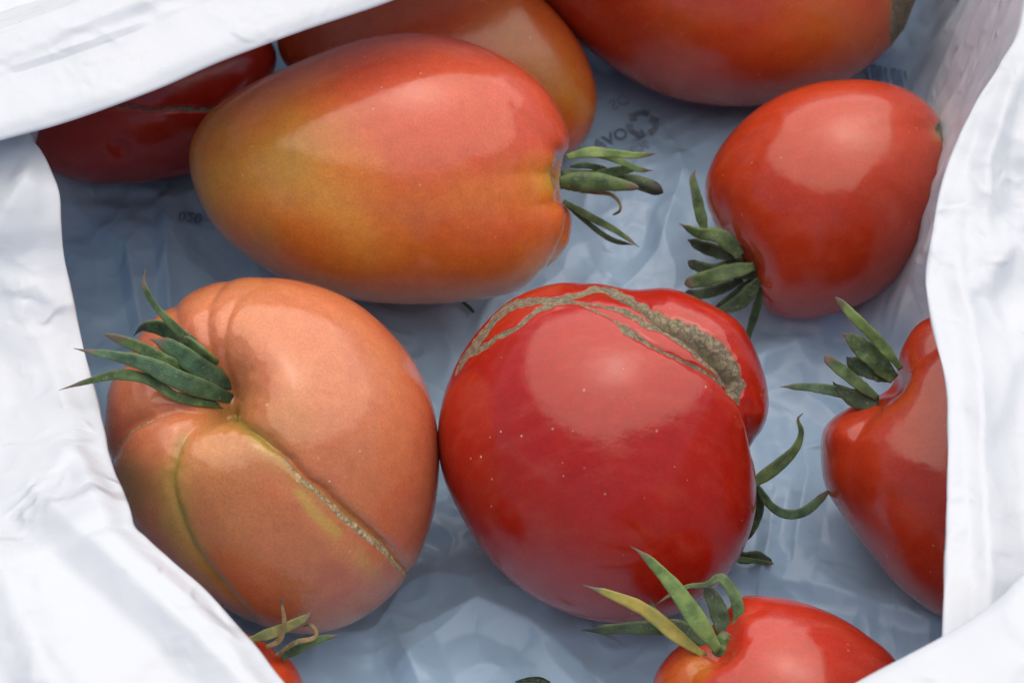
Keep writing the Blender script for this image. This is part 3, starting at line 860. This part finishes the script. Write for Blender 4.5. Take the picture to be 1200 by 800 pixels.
# --- ribbed salmon tomato
A = Tomato('large ribbed salmon orange tomato with a corky crack and thick green calyx', skin_material('skin_salmon', (0.52, 0.105, 0.056), (0.54, 0.190, 0.082), (0.51, 0.30, 0.08), mottle=0.75, specks=0.8, rough=0.27, cork_lo=(0.24, 0.18, 0.09), cork_hi=(0.52, 0.43, 0.27), cork_mid=(0.33, 0.30, 0.13)),
    [(127, 488), (131, 455), (150, 415), (185, 370), (222, 345), (262, 331), (310, 327), (360, 333), (410, 352), (452, 385), (485, 425), (505, 470),
     (513, 520), (512, 570), (500, 625), (478, 672), (440, 712), (400, 733), (350, 740), (300, 728), (240, 694), (190, 650), (155, 605), (133, 550)],
    188, 176, center=(318, 530), na=520, nf=180, nb=50, full=0.92,
    feats=[('bulge', [(252, 456, -60, 46)]),
           ('groove', [(258, 470, 26, 16), (285, 496, 15, 9), (322, 525, 9, 6), (354, 552, 8, 5), (405, 598, 9, 5), (450, 638, 7, 5), (484, 676, 2.5, 6)]), ('bulge', [(340, 590, 3, 26), (420, 665, 3, 26)]),
           ('groove', [(240, 478, 16, 12), (220, 508, 9, 8), (212, 550, 5, 6), (217, 600, 4, 6), (245, 660, 3, 6), (300, 722, 2, 6)]),
           ('groove', [(230, 475, 18, 14), (190, 485, 12, 11), (155, 505, 9, 10), (135, 535, 7, 9)]),
           ('groove', [(262, 440, 16, 14), (262, 405, 5, 8), (275, 365, 3, 7), (310, 332, 1.5, 8)]),
           ('groove', [(255, 430, 14, 13), (243, 395, 5, 8), (250, 355, 3, 7), (270, 330, 2, 7)]),
           ('groove', [(235, 430, 14, 14), (212, 395, 8, 11), (205, 360, 6, 9), (210, 342, 5, 9)]),
           ('groove', [(220, 450, 12, 14), (180, 430, 8, 14), (145, 425, 6, 12)]),
           ('bulge', [(300, 430, 8, 40), (380, 500, 8, 70)]),
           ('bulge', [(250, 560, 8, 40)]), ('bulge', [(180, 540, 7, 30)]),
           ('scar', [(325, 533, .5), (344, 549, 1.5), (358, 563, 3.0), (378, 582, 2.0), (400, 603, 3.6), (430, 629, 4.0), (455, 652, 3.2), (479, 678, 1.4)], 'beads'), ('yellow', [(350, 575, .45, 7), (372, 600, .5, 7), (392, 618, .45, 6)]), ('yellow', [(415, 640, .35, 8), (432, 662, .4, 11)]), ('olive', [(150, 590, .3, 22)]), ('olive', [(330, 500, .2, 30)]),
           ('scar', [(140, 522, .7), (165, 502, 1.1), (195, 487, .8)]),
           ('yellow', [(206, 560, .4, 22), (210, 610, .6, 18), (240, 668, .55, 16), (305, 722, .3, 16)]), ('yellow', [(300, 515, .25, 12), (345, 575, .2, 10), (412, 652, .25, 12)]),
           ('olive', [(216, 515, .6, 6), (212, 560, .75, 5), (221, 610, .7, 5), (252, 668, .6, 5), (300, 718, .4, 5)]),
           ('olive', [(265, 480, .6, 10), (310, 520, .55, 6), (350, 560, .5, 6), (425, 618, .4, 7), (470, 662, .3, 6)]),
           ('olive', [(160, 560, .45, 30)]), ('olive', [(250, 470, .5, 26)]), ('olive', [(270, 520, .25, 45)]), ('yellow', [(230, 540, .2, 60)])],
    pigment=lambda u, v: 0.30 + 0.12 * np.exp(-((u - 290) / 90) ** 2))

# --- red cat-faced tomato
B = Tomato('deep red round tomato with a broad brown corky scar across its shoulder', skin_material('skin_deep_red', (0.37, 0.013, 0.005), (0.46, 0.06, 0.015), mottle=0.10, specks=0.8, rough=0.27),
    [(514, 520), (519, 470), (535, 425), (562, 385), (600, 352), (645, 335), (700, 332), (745, 337), (790, 338), (830, 358), (862, 390), (884, 435),
     (892, 480), (888, 520), (886, 560), (884, 600), (868, 645), (835, 690), (790, 718), (735, 728), (680, 722), (625, 698), (575, 655), (540, 605), (520, 560)],
    190, 180, center=(703, 530), na=560, nf=190, nb=50, full=0.94,
    feats=[('groove', [(690, 340, 3, 14), (740, 352, 13, 14), (775, 372, 16, 16), (810, 395, 17, 16), (840, 425, 17, 15), (863, 470, 15, 11), (878, 505, 13, 8), (889, 532, 14, 7), (900, 560, 10, 7)]),
           ('groove', [(536, 440, 1, 10), (570, 392, 2, 16), (620, 360, 2.5, 14), (680, 346, 4, 12)]),
           ('bulge', [(850, 400, 12, 40), (880, 470, 8, 34)]),
           ('bulge', [(720, 450, 6, 80)]),
           ('bulge', [(705, 355, 5, 14), (750, 372, 5, 12)]),
           ('scar', [(535, 441, 1.0), (541, 430, 3.4), (552, 412, 5), (567, 394, 6), (583, 374, 4.5), (604, 360, 5), (630, 355, 4.5), (655, 356, 6), (678, 350, 5.5), (700, 342, 5), (722, 345, 8), (742, 356, 11), (765, 374, 12), (790, 389, 15), (815, 407, 16), (838, 427, 14), (855, 449, 9), (864, 474, 2)], 1.0),
           ('scar', [(556, 416, 3), (580, 402, 3.2), (604, 390, 2.6), (627, 373, 3.2), (650, 360, 4.5)]),
           ('scar', [(655, 359, 3), (680, 363, 1.2), (705, 367, 1.6), (728, 374, 3.2), (752, 386, 4.2), (775, 394, 4)]),
           ('scar', [(676, 362, .8), (700, 374, 1.0), (722, 386, 1.2), (733, 395, 4.5), (742, 399, 3), (760, 411, 1.7), (788, 424, 1.7), (815, 434, 1.8), (840, 452, 2.0), (862, 472, 1.5)]),
           ('groove', [(735, 398, 3, 5), (765, 414, 4, 5), (815, 436, 5, 6), (855, 462, 6, 6)]),
           ('olive', [(830, 425, .5, 12)])],
    pigment=lambda u, v: 0.02 + 0 * u)

# --- long yellow-orange plum tomato on top
C = Tomato('long yellow and orange plum tomato lying on its side, ragged green calyx', skin_material('skin_yellow_orange', (0.56, 0.085, 0.040), (0.60, 0.175, 0.030), (0.62, 0.34, 0.055), (0.36, 0.25, 0.035), mottle=0.60, specks=0.5, rough=0.28),
    [(224, 190), (230, 160), (250, 132), (290, 104), (345, 76), (400, 54), (455, 43), (510, 42), (560, 54), (605, 76), (640, 105), (660, 138), (671, 172), (669, 200),
     (668, 225), (672, 255), (665, 290), (640, 322), (600, 344), (550, 353), (490, 356), (430, 353), (370, 340), (310, 312), (262, 276), (236, 236)],
    148, 140, center=(455, 200), lift=0.014, na=520, nf=160, nb=46, full=0.9,
    feats=[('bulge', [(672, 207, -15, 22)]),
           ('groove', [(668, 190, 10, 12), (640, 165, 5, 14), (600, 130, 2, 18)]),
           ('groove', [(668, 228, 12, 10), (645, 238, 5, 12), (600, 240, 1.5, 20)]),
           ('groove', [(668, 236, 6, 6), (664, 270, 8, 6), (650, 305, 7, 7), (625, 335, 4, 8)]),
           ('groove', [(560, 205, 1.0, 20), (640, 205, 3, 12), (668, 205, 8, 10)]),
           ('yellow', [(255, 215, .60, 75), (330, 190, .60, 75), (400, 215, .45, 60)]), ('yellow', [(660, 208, .9, 22), (600, 215, .35, 35), (500, 230, .2, 30)]),
           ('yellow', [(660, 300, .35, 18), (570, 335, .2, 40)]),
           ('olive', [(290, 190, .30, 34), (345, 180, .42, 50)]), ('olive', [(260, 150, .2, 25)]), ('olive', [(315, 275, .4, 20)]), ('olive', [(655, 208, .5, 16)]), ('yellow', [(420, 295, .3, 60)])],
    pigment=lambda u, v: 0.10 + 0.26 * sstep(190, 330, v) - 0.10 * sstep(250, 130, v) * sstep(360, 460, u))

# --- orange tomato behind it
D = Tomato('smooth orange tomato wedged behind the long yellow plum tomato', skin_material('skin_orange', (0.43, 0.04, 0.014), (0.47, 0.10, 0.018), (0.45, 0.20, 0.025), mottle=0.5, specks=0.5, rough=0.32),
    [(326, 45), (338, 12), (370, -18), (430, -38), (500, -45), (570, -38), (618, -12), (655, 20), (685, 65), (699, 112), (692, 148), (672, 176), (630, 190),
     (560, 188), (490, 170), (420, 140), (360, 100), (334, 74)],
    104, 104, center=(512, 72), full=0.92,
    feats=[('yellow', [(600, 45, .55, 45), (640, 95, .55, 40), (690, 130, .5, 25)]), ('olive', [(655, 90, .3, 35)])],
    pigment=lambda u, v: 0.20 + 0 * u)

# --- big plum top right
E = Tomato('big smooth orange red plum tomato with a rough brown blossom scar', skin_material('skin_orange_red', (0.42, 0.035, 0.012), (0.47, 0.085, 0.015), (0.46, 0.16, 0.02), mottle=0.45, specks=0.3, rough=0.32),
    [(634, -5), (660, 30), (700, 64), (755, 98), (820, 119), (880, 122), (940, 112), (995, 90), (1035, 60), (1062, 30), (1080, -5), (1085, -50), (1065, -100), (1010, -150), (930, -180),
     (840, -188), (750, -170), (680, -125), (640, -65)],
    152, 148, center=(862, -32), full=0.92,
    feats=[('scar', [(1062, -45, 20), (1060, 0, 21), (1053, 22, 17), (1048, 42, 9)], 0.25), ('olive', [(1056, 10, .5, 24)]), ('bulge', [(1070, 0, -8, 25)]),
           ('yellow', [(960, 30, .55, 55), (995, 40, .5, 40)]), ('yellow', [(800, 45, .12, 60)])],
    pigment=lambda u, v: 0.10 + 0 * u)

# --- right plum
F = Tomato('red plum tomato by the right wall of the bag, stalk end pointing down', skin_material('skin_red_plum', (0.44, 0.040, 0.012), (0.46, 0.07, 0.014), mottle=0.25, specks=0.5, rough=0.27),
    [(828, 222), (836, 190), (856, 158), (888, 128), (930, 107), (975, 97), (1020, 97), (1060, 108), (1090, 130), (1106, 160), (1107, 200), (1096, 250), (1070, 300), (1035, 338),
     (990, 362), (945, 373), (905, 366), (888, 345), (866, 310), (842, 270)],
    128, 124, center=(968, 233), full=0.92, na=420, nf=140,
    feats=[('bulge', [(876, 318, -6, 20)]), ('groove', [(880, 310, 3, 12), (855, 265, 2, 12), (846, 220, 1, 14)]),
           ('groove', [(1100, 155, 5, 10), (1060, 150, 3, 16), (1010, 150, 1.5, 20)]), ('groove', [(845, 225, 1, 8), (850, 262, 1.5, 8), (868, 295, 1.5, 8)]),
           ('scar', [(1100, 150, 4), (1106, 165, 5)]), ('olive', [(1103, 158, .6, 12)])],
    pigment=lambda u, v: 0.06 + 0 * u)

# --- right, half behind the rim
G = Tomato('red lobed tomato half hidden by the right edge of the bag', skin_material('skin_red_lobed', (0.42, 0.030, 0.011), (0.47, 0.085, 0.014), mottle=0.3, specks=0.4, rough=0.27),
    [(966, 535), (970, 505), (985, 488), (1010, 470), (1040, 448), (1056, 412), (1078, 382), (1110, 370), (1155, 376), (1200, 400), (1236, 450), (1252, 510), (1252, 575), (1235, 640), (1200, 690),
     (1155, 718), (1110, 722), (1070, 700), (1025, 652), (990, 605), (971, 570)],
    140, 138, center=(1110, 550), full=0.92, na=420, nf=140,
    feats=[('bulge', [(1042, 450, -9, 20)]), ('groove', [(1042, 452, 10, 12), (1075, 425, 8, 13), (1120, 395, 5, 14)]),
           ('groove', [(1035, 470, 7, 11), (1015, 500, 5, 10), (1003, 540, 3, 12), (1010, 600, 1.5, 14)]),
           ('bulge', [(990, 510, 5, 22)]), ('bulge', [(1050, 530, 4, 40)]), ('yellow', [(1060, 460, .2, 30)])],
    pigment=lambda u, v: 0.10 + 0 * u)

# --- bottom right
H = Tomato('red tomato with yellowing spidery calyx at the near right fold', skin_material('skin_red_near', (0.45, 0.030, 0.014), (0.50, 0.10, 0.018), mottle=0.2, specks=0.4, rough=0.29),
    [(766, 820), (772, 790), (790, 765), (820, 742), (848, 722), (868, 703), (890, 700), (930, 705), (975, 720), (1015, 745), (1045, 772), (1062, 815), (1060, 870), (1035, 925), (985, 965), (920, 980),
     (855, 970), (805, 935), (775, 885)],
    138, 134, center=(912, 842), full=0.92, na=420, nf=140,
    feats=[('bulge', [(842, 758, -13, 22)]), ('groove', [(842, 752, 5, 11), (870, 728, 4, 12), (900, 712, 2.5, 13)]), ('groove', [(850, 765, 4, 11), (890, 745, 2.5, 14), (930, 735, 1.5, 16)]),
           ('groove', [(835, 768, 9, 11), (815, 790, 6, 12), (800, 820, 4, 14)]),
           ('yellow', [(815, 785, .5, 20), (795, 805, .4, 24)]), ('olive', [(822, 778, .3, 14)])],
    pigment=lambda u, v: 0.06 + 0 * u)

# --- bottom left sliver
I = Tomato('orange red tomato mostly hidden by the bag fold, dried curling calyx', skin_material('skin_red_hidden', (0.46, 0.045, 0.014), (0.50, 0.10, 0.016), mottle=0.2, specks=0.3),
    [(120, 850), (130, 800), (165, 765), (215, 745), (265, 740), (305, 750), (335, 770), (353, 802), (360, 845), (350, 895), (315, 935), (262, 958), (205, 955), (155, 925), (128, 888)],
    108, 106, center=(240, 848), na=300,
    feats=[('bulge', [(318, 768, -8, 16)])], pigment=lambda u, v: 0.1 + 0 * u)

# --- top left, in the shade of the flap
J = Tomato('dark red tomato in shadow under the white flap with a thin crack', skin_material('skin_red_shaded', (0.40, 0.018, 0.009), (0.45, 0.06, 0.012), mottle=0.15, specks=0.2, rough=0.3),
    [(32, 150), (36, 110), (58, 60), (100, 20), (160, -5), (225, -2), (280, 18), (316, 50), (322, 75), (306, 110), (285, 150), (255, 188), (205, 207), (150, 214), (100, 212), (62, 200), (40, 178)],
    104, 104, center=(178, 108), na=360,
    feats=[('scar', [(120, 126, 1.0), (150, 124, 1.6), (190, 128, 1.4), (230, 128, 1.8), (270, 124, 1.0)]), ('groove', [(120, 126, 2, 6), (200, 128, 3, 6), (270, 124, 2, 6)]),
           ('bulge', [(142, 172, -7, 10)])],
    pigment=lambda u, v: 0.02 + 0 * u)

# ------------------------------------------------------------------ calyxes
G_, GB, GL, GD, YE, DR, DG = M_GREEN, M_GREEN_BLUE, M_GREEN_LIGHT, M_GREEN_DARK, M_YELLOW, M_DRY, M_DRY_GREEN
# salmon tomato
ab = A.depth(252, 456)
ab = (ab if ab is not None else 120)
A.sepal([(274, 449, 10), (210, 388, 11), (181, 357, 8), (169, 333, 8), (171, 315, 3)], G_, base=ab + 4, lift=40, bury=18, wide=0.9)
A.sepal([(272, 447, 16), (222, 402, 20), (190, 384, 19), (168, 383, 12), (156, 394, 4)], GD, base=ab, lift=14, roll=0.3, bury=18, wide=0.9)
A.sepal([(277, 456, 20), (235, 431, 26), (204, 408, 22), (176, 397, 8)], GB, base=ab + 6, lift=22, bury=18, wide=0.9)
A.sepal([(270, 455, 14), (210, 432, 18), (172, 411, 16), (142, 398, 12), (121, 391, 5)], G_, base=ab - 2, lift=36, blunt=True, bury=18, wide=0.9)
A.sepal([(277, 469, 22), (212, 446, 25), (172, 427, 20), (135, 417, 13), (105, 412, 8), (86, 408, 3)], GB, base=ab + 4, lift=60, bury=18, wide=0.9)
A.sepal([(268, 477, 12), (210, 466, 12), (175, 445, 13), (138, 439, 13), (105, 446, 8), (69, 457, 3)], G_, base=ab + 8, lift=50, bury=18, wide=0.9)
A.sepal([(272, 475, 20), (224, 467, 24), (196, 449, 14), (180, 440, 4)], GB, base=ab - 2, lift=12, bury=18, wide=0.9)
A.sepal([(270, 459, 26), (236, 446, 24), (214, 432, 16)], GD, base=ab - 8, lift=10, name='stalk', flat=0.7, blunt=True, bury=18, wide=0.9)
A.sepal([(274, 465, 20), (230, 446, 22), (195, 428, 18), (165, 408, 12), (150, 402, 5)], GD, base=ab - 10, lift=16, bury=20, wide=0.9)
A.sepal([(274, 447, 12), (240, 418, 14), (222, 402, 12), (205, 392, 5)], G_, base=ab - 2, lift=30, bury=20, wide=1.2, roll=0.5)
# long plum
cb = 22
C.sepal([(664, 184, 12), (690, 179, 14), (716, 180, 11), (744, 182, 8), (768, 180, 4)], GL, base=cb + 30, lift=8, blunt=True)
C.sepal([(690, 183, 6), (710, 184, 7), (728, 190, 8), (746, 198, 8), (765, 200, 3)], GL, base=cb + 20, lift=4)
C.sepal([(690, 206, 10), (714, 203, 13), (731, 199, 12), (750, 197, 6)], G_, base=cb + 10, lift=4)
C.sepal([(656, 214, 26), (676, 213, 27), (698, 213, 24), (722, 216, 17), (749, 220, 8)], G_, base=cb + 26, lift=10, blunt=True, curl=0.1, flat=0.5)
C.sepal([(668, 195, 7), (685, 194, 8), (700, 196, 8), (714, 199, 6)], GD, base=cb + 8, lift=0)
C.sepal([(658, 210, 22), (700, 208, 18), (738, 212, 17), (760, 218, 18), (777, 226, 16)], GD, base=cb + 2, lift=0, name='stalk', flat=0.9, blunt=True, curl=0.0)
C.sepal([(680, 225, 4), (700, 226, 5), (716, 228, 5), (726, 238, 4), (726, 247, 4), (718, 252, 8)], DR, base=cb + 18, lift=6)
C.sepal([(660, 236, 10), (690, 253, 10), (718, 268, 8), (740, 283, 5), (749, 290, 2)], G_, base=cb + 10, lift=0)
C.sepal([(664, 240, 8), (684, 257, 7), (704, 273, 7), (720, 282, 7), (742, 287, 4)], GD, base=cb, lift=0)
# right plum
fb = 30
F.sepal([(828, 275, 14), (820, 248, 16), (814, 222, 12), (812, 208, 9), (815, 199, 4)], G_, base=fb, lift=-4, wide=0.82)
F.sepal([(868, 300, 24), (846, 278, 22), (820, 273, 16), (796, 262, 3)], G_, base=fb + 30, lift=4, wide=0.82)
F.sepal([(860, 302, 18), (828, 290, 19), (806, 281, 10)], GD, base=fb + 12, lift=-4, wide=0.82)
F.sepal([(872, 306, 16), (838, 316, 18), (816, 311, 16), (806, 306, 10)], GD, base=fb + 8, lift=-4, blunt=True, wide=0.82)
F.sepal([(884, 312, 20), (848, 321, 23), (820, 328, 20), (802, 333, 15)], G_, base=fb + 32, lift=0, blunt=True, wide=0.82)
F.sepal([(870, 328, 12), (840, 340, 16), (818, 345, 15), (803, 342, 10)], GD, base=fb + 4, lift=-6, blunt=True, wide=0.82)
F.sepal([(890, 328, 20), (868, 353, 21), (848, 362, 12), (834, 366, 4)], GD, base=fb + 26, lift=-8, wide=0.82)
F.sepal([(893, 338, 12), (885, 366, 12), (877, 392, 9), (870, 412, 5)], GD, base=fb + 20, lift=-26, wide=0.82)
F.sepal([(882, 326, 7), (860, 344, 8), (836, 362, 5)], GD, base=fb + 4, lift=-6, wide=0.82)
F.sepal([(892, 316, 26), (870, 318, 22), (856, 322, 14)], GD, base=fb + 14, lift=2, name='stalk', flat=0.9, blunt=True, curl=0, wide=0.82)
# right lobed
gb = G.depth(1040, 455); gb = gb if gb is not None else 60
G.sepal([(1056, 432, 12), (1028, 398, 14), (1001, 371, 13), (988, 357, 10), (979, 348, 6)], GL, base=gb + 14, lift=18, blunt=True)
G.sepal([(1048, 444, 24), (1014, 411, 24), (998, 397, 16), (986, 390, 5)], G_, base=gb + 4, lift=10)
G.sepal([(1046, 442, 26), (1018, 431, 26), (1000, 425, 18), (992, 418, 8)], GD, base=gb - 6, lift=4)
G.sepal([(1028, 466, 13), (1002, 447, 15), (980, 429, 14), (966, 417, 12)], G_, base=gb + 2, lift=8, blunt=True)
G.sepal([(1020, 470, 16), (985, 459, 15), (950, 454, 11), (930, 453, 8), (914, 453, 3)], GB, base=gb - 4, lift=4)
G.sepal([(1030, 470, 22), (1006, 468, 24), (984, 456, 12), (976, 447, 5)], GD, base=gb - 2, lift=2)
# near right
hb = H.depth(845, 762); hb = hb if hb is not None else 90
H.sepal([(842, 762, 20), (816, 726, 24), (789, 687, 19), (765, 660, 12), (750, 647, 7), (739, 640, 4)], GL, base=hb + 12, lift=30)
H.sepal([(826, 768, 14), (794, 746, 18), (757, 715, 17), (715, 696, 11), (698, 690, 6), (683, 685, 3)], YE, base=hb + 2, lift=18)
H.sepal([(834, 760, 18), (800, 737, 22), (752, 735, 17), (712, 737, 13), (682, 738, 6)], GD, base=hb - 14, lift=-6)
H.sepal([(858, 748, 16), (866, 722, 16), (860, 696, 15), (844, 677, 12), (828, 685, 8), (806, 687, 6), (784, 698, 6), (768, 709, 3)], G_, base=hb - 4, lift=10)
H.sepal([(852, 752, 20), (842, 716, 23), (830, 692, 15), (826, 684, 5)], GD, base=hb - 10, lift=0)
H.sepal([(800, 738, 7), (776, 722, 6), (766, 712, 5), (762, 701, 3)], GD, base=hb - 14, lift=-4)
H.sepal([(846, 766, 26), (848, 752, 22), (852, 740, 14)], G_, base=hb - 6, lift=6, name='stalk', flat=0.9, blunt=True, curl=0)
# near left sliver
ib = I.depth(310, 765); ib = ib if ib is not None else 40
I.sepal([(290, 750, 12), (318, 742, 15), (345, 730, 12), (360, 722, 8), (366, 714, 3)], DG, base=ib + 6, lift=10)
I.sepal([(312, 758, 8), (327, 750, 8), (333, 730, 6), (331, 712, 4), (329, 700, 4)], DR, base=ib + 14, lift=16, blunt=True)
I.sepal([(330, 772, 12), (346, 760, 15), (366, 751, 12), (398, 743, 3)], G_, base=ib - 4, lift=4)
I.sepal([(322, 768, 6), (346, 753, 7), (366, 748, 6), (371, 741, 5), (364, 732, 5), (354, 734, 4)], DR, base=ib + 4, lift=8)
# cat-faced tomato, calyx peeping out behind its right side
B.sepal([(870, 575, 14), (890, 561, 16), (912, 545, 16), (932, 525, 12), (939, 506, 7), (935, 491, 5), (941, 484, 4)], G_, base=-40, lift=-16)
B.sepal([(876, 560, 10), (890, 573, 10), (902, 591, 11), (920, 602, 12), (944, 598, 13), (975, 572, 10)], GB, base=-46, lift=-16)
B.sepal([(880, 560, 14), (889, 584, 14), (885, 610, 14), (870, 636, 10)], GD, base=-60, lift=-20)
B.sepal([(856, 648, 16), (872, 653, 16), (888, 652, 14), (905, 660, 8)], GD, base=-100, lift=-4, blunt=True)
B.sepal([(850, 655, 10), (876, 656, 7), (896, 659, 6), (907, 660, 4)], G_, base=-92, lift=-4, blunt=True)

# ------------------------------------------------------------------ loose bits on the bag's bottom
def loose_bit(label, pts, mat):
    L = smooth_line(pts, 20)
    C_ = on_floor(L[:, 0], L[:, 1], 0.0012)
    s = 0.74 / FPX
    m = 8; a = np.linspace(0, 2 * math.pi, m, endpoint=False)
    tan = np.gradient(C_, axis=0); tan /= np.linalg.norm(tan, axis=1)[:, None]
    side = np.cross(tan, [0, 0, 1.0]); side /= np.linalg.norm(side, axis=1)[:, None]
    wv = L[:, 2] * 0.5 * s
    P = np.stack([C_ + side * (wv * math.cos(q))[:, None] + np.array([0, 0, 1.0]) * (wv * 0.6 * math.sin(q))[:, None] for q in a], 1)
    V = np.vstack([P.reshape(-1, 3), C_[0], C_[-1]])
    k = np.arange(m); k2 = (k + 1) % m
    tris = np.vstack([np.stack([np.full(m, len(V) - 2), k2, k], 1), np.stack([np.full(m, len(V) - 1), 19 * m + k, 19 * m + k2], 1)])
    al = np.concatenate([np.repeat(np.linspace(0, 0.8, 20), m), [0, .8]])
    org = V.mean(0)
    ob = make_mesh('dried_sepal', V, grid_faces(20, m, True), mat, None, attrs={'along': al, 'edge': al * 0}, origin=org, tris=tris)
    ob.location = org
    tag(ob, label, 'plant debris', 'loose plant bits on the bag')
loose_bit('thin dark curled stalk bit beside the long yellow plum tomato', [(532, 351, 3), (542, 354, 4), (550, 360, 5), (555, 366, 4)], M_GREEN_DARK)
loose_bit('dark leaf scrap alone on the open film near the deep red tomato', [(604, 799, 3), (618, 796, 6), (632, 796, 8), (644, 800, 5)], M_GREEN_DARK)
